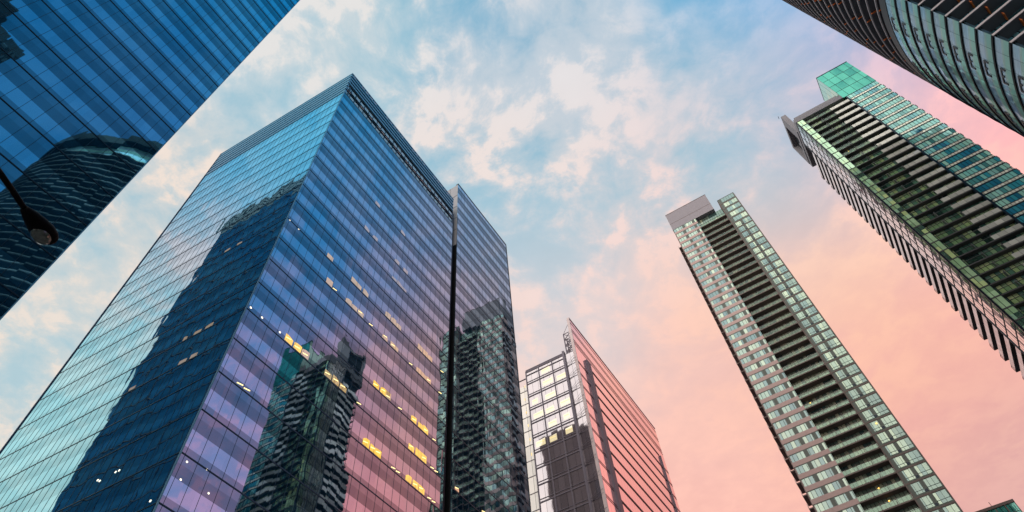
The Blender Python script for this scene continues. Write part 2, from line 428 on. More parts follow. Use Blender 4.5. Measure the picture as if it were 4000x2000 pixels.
# louvred roof screen on the left face
b = MB(); b.box(LF, 0, LLEN, -.9, -.6, GT, TOPZ - .2); b.build('screen_backing', m_mull, OT)
for k in range(6):
    z = GT + .25 + k * 1.5
    b = MB(); b.box(LF, 0, LLEN + .0, -.35, .04, z, z + (1.0 if k < 5 else 1.2)); b.build('roof_louvre', m_louv, OT)
# open frame with glazed cells on the right face
m_screen = solid('screen_blue', (.025, .10, .16), .35, .3)
for k in range(4):
    z = GT + 4.5 + k * 1.15
    b = MB(); b.box(RF, 0.05, 29.66, -.5, .05, z, z + .55); b.build('roof_louvre', m_louv, OT)
b = MB(); n = 27
for k in range(n + 1): b.box(RF, .1 + k * 1.09, .17 + k * 1.09, -.45, -.04, GT, TOPZ - .3)
for z in (GT + .05, GT + 1.62, GT + 2.2, GT + 3.95): b.box(RF, 0, 29.68, -.3, 0.02, z, z + .10)
b.build('screen_post', m_mull, OT)
rs = random.Random(3)
for k in range(n):
    u = .22 + k * 1.09
    b = MB(); b.box(RF, u, u + .93, -.20, -.12, GT + .25, GT + 1.5 - rs.uniform(0, .3)); b.build('screen_pane', m_pale, OT)
    b = MB(); b.box(RF, u, u + .93, -.20, -.12, GT + 2.4, GT + 3.85 - rs.uniform(0, .3)); b.build('screen_pane', m_pale, OT)
b = MB()
for k in range(n):
    u = .26 + k * 1.09
    if rs.random() < .8: b.box(RF, u + .1, u + .9, -.10, -.04, GT + 1.80, GT + 2.02)
    if rs.random() < .8: b.box(RF, u + .1, u + .8, -.0, .04, TOPZ - .62, TOPZ - .50)
b.build('screen_bracket', m_white, OT)
b = MB(); b.box(RF, .4, 29.4, -1.6, -.9, GT, TOPZ - .4); b.build('screen_backing', m_screen, OT)
b = MB(); b.box(RF, -.05, 29.7, -.5, .08, TOPZ - .3, TOPZ); b.box(LF, 0, LLEN + .02, -.5, .08, TOPZ - .3, TOPZ + .0); b.build('roof_coping', m_louv, OT)
# lit offices
m_l1 = lit('lit_ceiling_strong', (1.0, .60, .10), 1.25, .55, 1.6, .12)
m_l2 = lit('lit_ceiling_mid', (1.0, .66, .30), .72, .45, 1.6, .30)
m_l3 = lit('lit_ceiling_faint', (1.0, .74, .50), .48, .35, 1.6, .38)
m_tube = lit('ceiling_tube', (1.0, .78, .32), 2.4, .1, 1, .0)
m_spot = lit('ceiling_spot', (1.0, .88, .68), 2.2, .05, 1, .0)
def litwin(W, u, k, m_, wd=.96, h=1.0, tube=True):
    z = ZF(k) + .16
    b = MB(); P = lambda uu, zz_: W(uu, .012, zz_)
    hl = h * rs.uniform(.55, 1.0); hr = h * rs.uniform(.55, 1.0)
    b.quad([P(u, z), P(u + wd, z), P(u + wd, z + hr), P(u + wd * .45, z + max(hl, hr)), P(u, z + hl)])
    o = b.build('lit_window', m_, OT)
    if tube and rs.random() < .8:
        b = MB(); zt = z + rs.uniform(.15, .45); ut = u + rs.uniform(.05, .2)
        b.quad([W(ut, .02, zt), W(ut + .62, .02, zt + .18), W(ut + .62, .02, zt + .27), W(ut, .02, zt + .09)])
        b.build('ceiling_light', m_tube, o)
for k, us in {4: (16.6, 17.7, 18.4, 23.3, 24.45, 25.5), 5: (4.7, 5.85, 6.9, 10.1, 11.2, 12.3, 23.3, 24.5, 25.5), 6: (16.7, 17.9, 18.7, 23.3, 24.6, 25.5)}.items():
    for u in us: litwin(RF, u, k, m_l1 if rs.random() < .7 else m_l2)
for k, us in {8: (7.2, 10.4, 11.4, 12.5, 16.9, 18.4, 18.9, 23.4, 24.4, 25.4), 9: (6.3, 10.5, 11.3, 12.6, 16.8, 17.9, 18.9, 23.3, 24.4, 25.4)}.items():
    for u in us: litwin(RF, u, k, m_l2, tube=rs.random() < .3)
for k, us in {11: (16.9, 18.0, 19.0), 12: (10.5, 12.2, 16.9, 18.8), 14: (11.3, 17.2)}.items():
    for u in us: litwin(RF, u, k, m_l3, h=.8, tube=False)
for u, k in ((34.0, 4), (35.3, 4), (38.0, 3), (37.2, 5), (41.5, 4), (33.0, 2), (40, 2), (31.8, 3), (31.8, 5)): litwin(RF, u, k, m_l1 if k < 5 else m_l2, wd=.8, h=.5)
def bars(u, k, n_=1):
    for i in range(n_):
        b = MB(); z = ZF(k) + .2
        b.quad([RF(u + i * .75, .02, z), RF(u + i * .75 + .62, .02, z + .16), RF(u + i * .75 + .62, .02, z + .26), RF(u + i * .75, .02, z + .10)])
        b.build('ceiling_light', m_tube, OT)
bars(14.9, 5); bars(21.0, 4, 2); bars(27.0, 4, 2); bars(21.0, 6); bars(27.2, 5, 2); bars(27.3, 6); bars(1.9, 3, 2); bars(28.0, 8); bars(28.2, 9); bars(22, 8); bars(14.5, 8); bars(8.3, 8)
def spot(W, u, z, r=.11):
    b = MB(); b.quad([W(u + r * math.cos(t * math.pi / 5), .02, z + r * math.sin(t * math.pi / 5)) for t in range(10)])
    b.build('ceiling_light', m_spot, OT)
for u, z in ((.4, 64.97), (1.78, 64.96), (.38, 49.4), (1.77, 49.4), (4.0, 49.5)): spot(RF, u, z)
for t_, z in ((6.91, 34.33), (6.54, 34.31), (8.74, 34.4), (8.41, 34.2), (.89, 29.45)): spot(LF, LLEN - t_, z, .09)
for t_, k, wd in ((6.3, 5, .9), (4.9, 5, .9), (7.6, 5, .5), (6.2, 4, .9), (4.9, 4, .8), (12.0, 4, .8), (9.0, 9, .8), (7.2, 9, .7)):
    litwin(LF, LLEN - t_, k, m_l3, wd=wd, h=.55, tube=False)
for u, z in ((.7, 32.6), (2.3, 33.0), (3.1, 31.5), (.8, 31.2), (5.6, 30.2)): spot(RF, u, z, .08)

# ================================================================== glass tower at the left, same street front
EX, EY = -28.32, 20.35
GTW = thing('glass_tower', 'deep blue glass tower filling the top left corner, mirroring a round tower', 'office tower', (EX, EY, 0), rad(62.8))
TF = Wall(0, 0, 0)                           # u -95..0, ends at the visible edge
m_gt = curtain('curtain_glass_deep_blue', 4.0, 1.3, 1.07, (.30, .80, 1.0), (.002, .045, .11), .45, [(0, .54), (.14, 1.0), (.50, .46), (.78, .56)], tilt=5.2, wave=.0042, wscale=.6, jitter=.0046)
TT = 126.0
m_gs = curtain('curtain_glass_navy', 4.0, 1.3, 1.07, (.15, .62, 1.0), (.001, .050, .26), .16, [(0, .80), (.14, 1.0), (.50, .70)], wave=.006, gloss=.45)
b = MB(); b.box(TF, -94.6, -3.0, -46.4, -.4, 0, TT - 10); b.build('core', m_dark, GTW)
TB = Wall(0, 0, 92.7)                        # far side, facing the office tower
for k in range(0, 30):
    z0 = 1.3 + 4 * k; z1 = min(z0 + 4, TT - 7)
    if z1 <= z0: continue
    b = MB(); b.box(TF, -95, 0, -.35, 0, z0 + .06, z1 - .06); b.build('window_band', m_gt, GTW)
b = MB(); b.box(TB, .5, 47, -.35, 0, 1.3, TT - 7); b.build('side_glazing', m_gs, GTW)
grid(TF, -95, 0, 1.3, TT - 7, [1.3 + 4 * k for k in range(0, 30)], 1.07, .045, .012, .035, 'mullion_grid', m_mull, GTW, .4)
grid(TB, .5, 47, 1.3, TT - 7, [1.3 + 4 * k for k in range(0, 30)], 2.14, .06, .02, .05, 'mullion_grid', m_mull, GTW)
for k in range(5):
    z = TT - 6.7 + k * 1.35
    b = MB(); b.box(TF, -95, 0, -.4, 0, z, z + .8); b.box(TB, .5, 47, -.4, 0, z, z + .8); b.build('roof_louvre', m_louv, GTW)
b = MB(); b.box(TF, -94.5, -3.2, -46.3, -.9, TT - 10, TT - .4); b.build('screen_backing', m_mull, GTW)
b = MB(); b.box(TF, .0, .06, -.3, .05, 0, TT - 7); b.build('edge_trim', m_louv, GTW)
b = MB(); b.box(TF, -95, 0, -.4, .1, 0, 1.25); b.box(TB, .5, 47, -.4, .02, 0, 1.2); b.build('plinth', m_steel, GTW)

# ================================================================== condo tower with the green glass penthouse
AX, AY = 76.859, 71.924
PAL_GREEN = [(0, (.03, .07, .07)), (.16, (.10, .22, .18)), (.32, (.40, .58, .34)), (.48, (.66, .78, .42)), (.64, (.18, .34, .28)), (.78, (.52, .70, .46))]
PAL_TEAL = [(0, (.02, .20, .32)), (.20, (.04, .32, .40)), (.34, (.24, .62, .56)), (.52, (.38, .74, .62)), (.72, (.08, .30, .30)), (.82, (.32, .66, .60))]
PAL_MID = [(0, (.03, .09, .14)), (.20, (.08, .17, .20)), (.38, (.34, .46, .36)), (.54, (.52, .62, .44)), (.70, (.05, .12, .15)), (.80, (.16, .24, .22)), (.88, (.42, .52, .40))]
m_wg = condo_glass('window_green', .80, 2.8, 99.2, PAL_GREEN, (.55, .80, .62), .22)
m_wt = condo_glass('window_teal', .72, 2.8, 99.2, PAL_TEAL, (.45, .85, .85), .14)
m_cream = condo_glass('cream_spandrel', .62, 2.8, 99.2, [(0, (.86, .87, .72)), (.3, (.90, .90, .78)), (.88, (.72, .80, .66))], (.8, .9, .8), .16, line=.045)
m_corner = condo_glass('corner_window_glass', .85, 1.4, 99.2, [(0, (.36, .58, .32)), (.3, (.50, .74, .44)), (.55, (.62, .78, .36)), (.75, (.06, .12, .09)), (.86, (.42, .70, .48))], (.6, .9, .7), .28, grp=2.0)
m_sideg = condo_glass('side_window_glass', .86, .93, 99.2, [(0, (.30, .32, .30)), (.6, (.36, .36, .35)), (.93, (.12, .15, .15))], (.97, .95, .95), .12, line=.07, fres=1.35, fpow=2.0)
m_fpar = condo_glass('flank_parapet_glass', 1.3, 2.8, 99.2, [(0, (.80, .76, .77)), (.5, (.84, .80, .81))], (.90, .87, .88), .10, line=.015, fres=.55, fpow=2.0)
m_par = condo_glass('fritted_parapet', 1.3, 2.8, 99.2, [(0, (.56, .56, .50)), (.5, (.62, .61, .55))], (.8, .85, .8), .12, line=.02)
m_bal = solid('balcony_slab', (.075, .070, .072), .8)
m_edge = solid('slab_edge', (.10, .10, .10), .7)
m_portal = solid('portal_render', (.24, .235, .26), .8)
m_pentg = condo_glass('penthouse_glass', 2.0, 3.8, 158, [(0, (.05, .33, .25)), (.5, (.055, .35, .27))], (.15, .56, .46), .38, line=.05)
m_mint = condo_glass('penthouse_side_glass', 2.0, 3.8, 158, [(0, (.42, .60, .50)), (.5, (.46, .64, .54))], (.8, 1, .9), .30, line=.04)

def balus_glass(name, tint=(.78, .86, .80), mixv=.96):
    m_, t = material(name)
    tr = t.new('ShaderNodeBsdfTransparent'); tr.inputs[0].default_value = (*tint, 1)
    g = t.new('ShaderNodeBsdfGlossy'); g.inputs[0].default_value = (.8, .95, .9, 1); g.inputs[1].default_value = .03
    mx = t.new('ShaderNodeMixShader'); mx.inputs[0].default_value = 1 - mixv
    t.l.new(tr.outputs[0], mx.inputs[1]); t.l.new(g.outputs[0], mx.inputs[2]); t.l.new(mx.outputs[0], t.out.inputs[0]); return m_
m_balus = balus_glass('balustrade_glass')

CT = thing('condo_tower', 'dark balconied apartment tower topped by a green glass penthouse', 'apartment tower', (AX, AY, 0), rad(-26.5))
FF = Wall(0, 0, 0); SD = 16.3
SF = Wall(0, SD, -90)                        # left flank: u = SD - depth
sidex = lambda s: SD - s
FW_ = 20.8
ZR = lambda k: 99.2 + 2.8 * k
K0, K1 = -18, 21
b = MB(); b.box(FF, 1.5, FW_ - .2, -SD + 1.6, -2.0, 0, 158); b.box(FF, .3, 1.5, -6.8, -2.0, 0, 158); b.box(FF, 13.0, FW_ - .25, -2.0, -.3, 0, 158); b.box(FF, .3, 1.5, -2.0, -.3, 0, 158)
b.build('core', m_dark, CT)
b = MB(); b.box(FF, 0, FW_, -SD, -.1, 0, ZR(K0)); b.build('lower_storeys', m_wg, CT)
rr = random.Random(11)
for k in range(K0, K1):
    z = ZR(k)
    # corner bay
    b = MB(); b.box(FF, .0, 1.7, -1.75, .0, z + .22, z + 2.72); b.build('corner_window', [m_corner], CT)
    # recessed balcony: slab, windows behind, clear and fritted parapet
    b = MB(); b.box(FF, 1.7, 13.0, -1.25, .0, z - .16, z + .12); b.box(FF, -.02, 1.7, -1.7, .05, z - .10, z + .16); b.box(SF, sidex(7.0), SD + .02, -.3, .05, z - .10, z + .14)
    bs = b.build('balcony_slab', m_bal, CT)
    b = MB(); b.box(FF, 1.7, 13.0, -1.25, -.90, z + .12, z + 2.64); b.build('window_band', m_wg, CT)
    b = MB(); b.box(FF, 8.0 + .35 * math.sin(k * 1.7), 12.95, -.10, .03, z + .12, z + 1.22); b.build('parapet', m_par, bs)
    b = MB(); b.box(FF, 1.75, 8.3, -.05, -.02, z + .14, z + 1.16); b.build('balustrade', m_balus, bs)
    b = MB(); b.box(FF, 1.72, 13.0, -.10, .02, z + 1.16, z + 1.23)
    for u in (5.0, 8.3): b.box(FF, u - .05, u + .05, -.9, 0.0, z + .12, z + 1.7)
    b.build('railing', m_edge, bs)
    # glazed right part
    b = MB(); b.box(FF, 13.3, FW_, -.3, 0, z + .95, z + 2.55); b.build('window_band', m_wt, CT)
    b = MB(); b.box(FF, 13.5, FW_, -.3, .02, z + .12, z + .72); b.build('spandrel', m_cream, CT)
    b = MB()
    b.box(FF, 13.0, FW_ + .02, -.3, .05, z - .10, z + .08); b.box(FF, 13.0, FW_, -.3, .04, z + .74, z + .93); b.box(FF, 13.0, FW_, -.3, .04, z + 2.57, z + 2.68)
    b.build('window_frame', m_mull, CT)
    # small balconies on the far right flank
    b = MB(); b.box(FF, FW_, FW_ + .75, -3.2, -.9, z - .1, z + .1); b.box(FF, FW_ + .70, FW_ + .75, -3.2, -.9, z + .1, z + 1.1)
    b.build('side_balcony', m_grey, CT)
    # left flank: window strip and stacked balconies
    b = MB(); b.box(SF, sidex(6.9), SD, -.3, 0, z + .14, z + 2.7); b.build('flank_window_band', m_sideg, CT)
    if k < K1 - 1:
        b = MB(); b.box(SF, sidex(16.2), sidex(7.0), -1.4, -.02, z - .16, z + .10); sb = b.build('flank_balcony', m_bal, CT)
        b = MB(); b.box(SF, sidex(15.3), sidex(7.06), -.10, .04, z - .12, z + 1.12); b.build('parapet', m_fpar, sb)
        b = MB()
        for u in (sidex(16.15), sidex(15.7)): b.box(SF, u - .03, u + .03, -.06, .0, z + .1, z + 1.1)
        b.box(SF, sidex(16.2), sidex(15.3), -.06, .0, z + 1.04, z + 1.10)
        b.build('railing', m_edge, sb)
b = MB()
for u in (0.0, 1.72): b.box(FF, u - .06, u + .06, -.3, .05, ZR(K0), 158)
b.box(FF, 12.98, 13.35, -1.8, .06, ZR(K0), 157.5)
b.box(SF, SD - .05, SD + .05, -.2, .06, ZR(K0), 158)
for s in (2.2, 4.5): b.box(SF, sidex(s) - .05, sidex(s) + .05, -.1, .05, ZR(K0), 157)
b.box(SF, sidex(7.05), sidex(6.88), -.2, .12, ZR(K0), 158)
b.build('mullion_grid', m_mull, CT)
b = MB(); b.box(SF, sidex(14.8), sidex(7.0), -1.6, -1.4, 0, 158); b.build('flank_wall', m_dark, CT)
# roof: parapets, set-back plant room, portal, penthouse
b = MB(); b.box(FF, -.1, 12.4, -15, .1, 158.0, 159.6); b.build('roof_parapet', m_portal, CT)
b = MB(); b.box(FF, .8, 12.2, -14, -1.0, 159.6, 162.2); b.build('plant_room', m_portal, CT)
b = MB(); b.box(FF, 3.2, 12.0, -13, -3.0, 162.2, 165.0); b.build('plant_room', m_portal, CT)
b = MB()
P0_, P1_, PZ0, PZ1, pd = sidex(14.6), sidex(3.6), 159.4, 170.2, .30
b.box(SF, P0_, P1_, -1.0, pd, PZ1 - 1.2, PZ1); b.box(SF, P0_, P1_, -1.0, pd, PZ0, PZ0 + 1.3)
b.box(SF, P0_, P0_ + .8, -1.0, pd, PZ0 + 1.3, PZ1 - 1.2); b.box(SF, P1_ - 2.8, P1_, -1.0, pd, PZ0 + 1.3, PZ1 - 1.2)
b.box(SF, P1_ - 6.4, P1_ - 5.8, -.5, pd - .3, PZ0 + 1.3, PZ0 + 3.6)
po = b.build('roof_portal', m_portal, CT)
b = MB(); b.box(SF, P0_ + .8, P1_ - 2.8, -1.2, -.9, PZ0 + 1.3, PZ1 - 1.2); b.build('portal_louvre', m_dark, po)
b = MB(); b.box(SF, P1_ - .3, P1_ + .5, .9, pd + .5, PZ1, PZ1 + .15); b.build('roof_fin', m_black, CT)
b = MB(); b.box(FF, 12.5, FW_ + .1, -7.5, .02, 158.0, 173.2); pe = b.build('penthouse', m_pentg, CT)
b = MB(); PW = Wall(12.48, 7.5, -90); b.box(PW, 0, 7.5, -.2, .02, 158.0, 173.0); b.build('side_glazing', m_mint, pe)
b = MB()
for z in (161.8, 165.6, 169.4): b.box(FF, 12.5, FW_ + .1, -.1, .05, z - .05, z + .05)
b.box(FF, 12.45, FW_ + .15, -7.5, .08, 173.2, 173.5)
b.build('coping', m_mull, pe)
m_warm = lit('warm_lamp', (1.0, .55, .12), 3.0, .1, 1, 0)
def lampdot(W, u, n, z, r, par):
    b = MB(); b.box(W, u - r, u + r, n, n + .08, z - r, z + r); b.build('balcony_light', m_warm, par)
lampdot(FF, 4.2, -.88, ZR(-8) + 2.2, .10, CT); lampdot(FF, 3.6, -.88, ZR(13) + 2.2, .10, CT)

# ================================================================== condo tower with the grey rooftop box
MX, MY = 74.618, 108.570
GW = 22.6
ux, uy = math.cos(rad(-27)), math.sin(rad(-27))
CM = thing('condo_tower', 'slim apartment tower with pinkish bands, a dark balcony column and a grey rooftop box', 'apartment tower', (MX - GW * ux, MY - GW * uy, 0), rad(-27))
FM = Wall(0, 0, 0); FH = 3.03; ZM = lambda k: 107.2 + FH * k
R0 = GW - 14.5; R1 = GW - 5.6; MD = 20.0
m_mg = condo_glass('window_mid', .88, FH, 107.2, PAL_MID, (.60, .80, .78), .20, grp=2.0)
m_mb = condo_glass('window_balcony', .80, FH, 107.2, [(0, (.05, .09, .09)), (.25, (.20, .25, .20)), (.45, (.34, .37, .27)), (.65, (.11, .15, .13)), (.82, (.46, .46, .34))], (.55, .78, .70), .14)
m_mw = condo_glass('window_punched', .86, FH, 107.2, PAL_MID, (.62, .84, .76), .18, grp=3.0, seed=4.5, line=.035)
m_pink = solid('pinkish_spandrel', (.47, .34, .32), .7, scale=1.5)
m_olive = solid('olive_panel', (.085, .105, .090), .45, scale=1.0)
m_brown = solid('brown_slab', (.15, .115, .105), .75)
m_crown = solid('crown_panel', (.27, .25, .28), .6, scale=.9)
b = MB(); b.box(FM, .3, GW - .2, -MD + .3, -2.0, 0, 184); b.box(FM, .3, R0 - .1, -2, -.3, 0, 184); b.box(FM, R1 + .1, GW - .2, -2, -.3, 0, 187); b.build('core', m_dark, CM)
KM0, KM1 = -18, 25
b = MB(); b.box(FM, 0, GW, -MD, -.1, 0, ZM(KM0)); b.build('lower_storeys', m_mg, CM)
for k in range(KM0, KM1 + 1):
    z = ZM(k)
    b = MB(); b.box(FM, 0, R0, -.3, .06, z - .12, z + 1.0); b.build('spandrel', m_pink, CM)
    b = MB(); b.box(FM, .05, R0 - .05, -.3, 0, z + 1.0, z + FH - .12); wb = b.build('window_band', m_mg, CM)
    b = MB()
    for u in (3.6 + .5 * math.sin(k), 7.0): b.box(FM, u - .45, u + .45, -.1, .02, z + 1.0, z + FH - .12)
    b.box(FM, 0, R0, -.1, .03, z + FH - .30, z + FH - .12); b.box(FM, 0, .12, -.1, .03, z + 1, z + FH - .3)
    b.build('infill_panel', m_olive, wb)
    if k < KM1:
        b = MB(); b.box(FM, R0, R1, -1.6, .04, z - .20, z + .10); sl = b.build('balcony_slab', m_brown, CM)
        b = MB(); b.box(FM, R0 + .1, R1 - .1, -.04, -.01, z + .12, z + 1.15); b.build('balustrade', m_balus, sl)
        b = MB(); b.box(FM, R0, R1, -.06, .02, z + 1.13, z + 1.19)
        for u in (R0 + 3.0, R0 + 6.0): b.box(FM, u - .05, u + .05, -1.35, -.3, z + .1, z + 1.8)
        b.build('railing', m_brown, sl)
    b = MB(); b.box(FM, R0, R1, -1.6, -1.4, z + .1, z + FH - .2); b.build('window_band', m_mb, CM)
for k in range(KM0, KM1 + 2):
    z = ZM(k)
    b = MB(); b.box(FM, R1, GW, -.3, 0, z - .14, z + FH - .14); wp = b.build('wall_panel', m_olive, CM)
    b = MB(); b.box(FM, R1 - .02, GW + .02, -.3, .05, z - .16, z + .16); b.build('slab_edge', m_brown, wp)
    if k >= KM1 - 3:
        b = MB(); b.box(FM, R1 + 1.0, GW - .3, -.1, .035, z + .65, z + FH - .3); b.build('window', m_mw, CM)
    else:
        b = MB(); b.box(FM, R1 + .75, R1 + 2.3, -.1, .035, z + .5, z + FH - .3); w1 = b.build('window', m_mw, CM)
        b = MB(); b.box(FM, R1 + .7, R1 + 2.35, 0, .05, z + 1.02, z + 1.12); b.box(FM, R1 + 2.33, R1 + 2.9, 0, .04, z + .45, z + 1.0); b.build('window_frame', m_mull, w1)
        b = MB(); b.box(FM, R1 + 3.1, GW - .2, -.1, .035, z + .45, z + FH - .3); w2 = b.build('window', m_mw, CM)
        b = MB(); b.box(FM, R1 + 3.05, GW - .15, 0, .05, z + 1.10, z + 1.20); b.build('window_frame', m_mull, w2)
b = MB(); b.box(FM, R1 - .14, R1 + .08, -1.9, .08, ZM(KM0), 187.8); b.box(FM, GW - .1, GW + .06, -MD, .07, ZM(KM0), 188.2); b.box(FM, -.06, .06, -.3, .08, ZM(KM0), 185); b.build('corner_trim', m_brown, CM)
b = MB(); b.box(FM, R1 - .1, GW + .05, -12, .06, ZM(KM1 + 2) - .1, 189.0); b.build('roof_parapet', m_crown, CM)
b = MB(); b.box(FM, -.15, R0 + 6.6, -14, -.05, 185.9, 195.6); cr_ = b.build('rooftop_box', m_crown, CM)
b = MB(); b.box(FM, -.15, R0 + 6.6, -.1, -.02, 189.5, 189.62); b.box(FM, -.2, R0 + 6.65, -14.1, 0.0, 195.6, 195.8); b.build('panel_joint', m_brown, cr_)
MS = Wall(0, MD, -90)
b = MB(); b.box(MS, .3, MD, -.3, 0, 0, 184); b.build('flank_wall', m_pink, CM)
for k in range(KM0, 24):
    z = ZM(k)
    b = MB(); b.box(MS, MD - 5.0, MD - 1.0, -.2, 1.0, z - .15, z + .1); sb = b.build('flank_balcony', m_brown, CM)
    b = MB(); b.box(MS, MD - 5.0, MD - 1.0, .93, 1.0, z + .1, z + 1.15); b.build('balustrade', m_grey, sb)
lampdot(FM, R0 + 1.6, -1.35, ZM(-2) + 2.0, .14, CM); lampdot(FM, GW - 3.7, .05, ZM(-6) + 2.1, .14, CM); lampdot(FM, R0 + 4.5, -1.35, ZM(-10) + 2.0, .14, CM); lampdot(FM, R0 + 4.9, -1.35, ZM(-11) + 2.0, .14, CM)

# ================================================================== round tower, upper right
SCL = .85
RX_, RY_, RR = 86.39 * SCL, 14.97 * SCL, 31.03 * SCL
RT = thing('round_tower', 'round glass apartment tower with dark ringed balconies in the top right corner', 'apartment tower', (RX_, RY_, 0), 0)
m_rg = None
def round_glass():
    m_, t = material('round_tower_glass')
    N, cell, u, v = waved_normal(t, 0, .006, .6, .006, 1.62, 2.5075, 0)
    fh = 2.95 * SCL; zo = 1.7 + .85 * 78.85
    fr = t.math('FRACT', t.math('DIVIDE', t.math('SUBTRACT', v, zo - fh * 40), fh))
    vis = t.math('GREATER_THAN', fr, .52)
    strip = t.math('MULTIPLY', t.math('GREATER_THAN', fr, .40), t.math('LESS_THAN', fr, .53))
    fu = t.math('FRACT', t.math('DIVIDE', u, 1.62))
    e = t.math('LESS_THAN', fu, .035)
    wn = t.white(cell)
    c = t.mix(vis, (.58, .90, .82), (.58, .78, .92))
    c = t.mix(strip, c, (.74, .86, .84))
    c = t.mix(t.math('MULTIPLY', e, .75), c, (.03, .06, .07))
    c = t.scale(c, t.math('MULTIPLY_ADD', wn, .4, .80))
    gl = t.new('ShaderNodeBsdfGlossy'); t.put(gl.inputs[0], t.mix(vis, (.46, .90, .84), (.58, .84, 1.0))); gl.inputs[1].default_value = .03
    t.put(gl.inputs['Normal'], N)
    lw = t.new('ShaderNodeLayerWeight'); lw.inputs[0].default_value = .5
    fac = t.math('MULTIPLY_ADD', t.math('POWER', lw.outputs['Facing'], 3.0), .5, t.math('MULTIPLY_ADD', vis, .20, .26), clamp=True)
    fac = t.math('MULTIPLY', fac, t.math('SUBTRACT', 1.0, t.math('MULTIPLY', e, .7)))
    df = t.new('ShaderNodeBsdfDiffuse'); t.put(df.inputs[0], c)
    mx = t.new('ShaderNodeMixShader'); t.put(mx.inputs[0], fac)
    t.l.new(df.outputs[0], mx.inputs[1]); t.l.new(gl.outputs[0], mx.inputs[2]); t.l.new(mx.outputs[0], t.out.inputs[0]); return m_
m_rg = round_glass()
m_ring = solid('ring_slab', (.012, .020, .028), .5)
m_rsoff = solid('ring_soffit', (.13, .13, .145), .85)
m_redge = solid('pale_slab_edge', (.50, .46, .48), .5)
m_oran = solid('orange_timber_screen', (.85, .20, .045), .6)
m_rback = curtain('balcony_glazing', 2.5, 0, 1.1, (.35, .80, .95), (.10, .32, .36), .35, [(0, .35), (.4, 1.0)], wave=.004)
fh = 2.95 * SCL
ZC = lambda k: 1.7 + SCL * 78.85 + fh * k    # slab level k
m_cyan = condo_glass('corner_glazing', .6, 2.5, 0, [(0, (.12, .40, .48)), (.5, (.20, .52, .60))], (.6, .9, 1.0), .45, line=.05)
TH0, TH1 = -64.0, 160.5
KU = 7
b = MB(); b.ring(0, 0, 1, RR - 2.6, ZC(KU), ZC(37) + 8, 0, 360, 6)
cpts = [((RR - 1.0) * math.cos(rad(t)), (RR - 1.0) * math.sin(rad(t))) for t in range(-62, 159, 5)]
cn = (math.sin(rad(-42.6)) * -2.2, -math.cos(rad(-42.6)) * -2.2)
cpts[0] = (cpts[0][0] + cn[0], cpts[0][1] + cn[1]); cpts[-1] = (cpts[-1][0] + cn[0], cpts[-1][1] + cn[1])
for (xa, ya), (xb, yb) in zip(cpts, cpts[1:] + cpts[:1]): b.quad([(xa, ya, 0), (xb, yb, 0), (xb, yb, ZC(KU)), (xa, ya, ZC(KU))])
b.build('core', m_dark, RT)
CP = (RR * math.cos(rad(TH1)), RR * math.sin(rad(TH1)))
CH = Wall(CP[0], CP[1], -42.6)               # flat recessed side beginning at the corner
KR0 = -22                             # flush storeys below, balcony storeys above
CHL = 48.0
b = MB(); b.ring(0, 0, RR - .6, RR, 0, ZC(KR0), TH0, TH1, 4); b.box(CH, 0, CHL, -1.8, -1.6, 0, ZC(KR0)); b.build('lower_storeys', m_rg, RT)
for k in range(KR0, KU - 1):
    z = ZC(k)
    b = MB(); b.ring(0, 0, RR - .3, RR, z + .12, z + fh - .12, TH1, TH0, 3.0); w_ = b.build('window_band', m_rg, RT)
    b = MB(); b.ring(0, 0, RR - .5, RR + .10, z - .15, z + .13, TH0, TH1, 2.5); sl = b.build('ring_slab', m_ring, RT)
    # open vents with dark frames
    if k > -16:
        dg = lambda q: math.degrees(q / RR)
        for s0 in (4.3, 11.6, 18.6, 25.4):
            t0 = TH1 - math.degrees(s0 / RR); zt = z + fh - .13
            b = MB(); b.ring(0, 0, RR - .1, RR + .06, zt - .66, zt - .48, t0 + dg(.85), t0 - dg(.85), 2)
            for q in (-.85, 0.0, .85): b.ring(0, 0, RR - .1, RR + .055, zt - (1.20 if q else .92), zt - .5, t0 + dg(q + .11), t0 + dg(q - .11), 2)
            b.build('vent_frame', m_mull, w_)
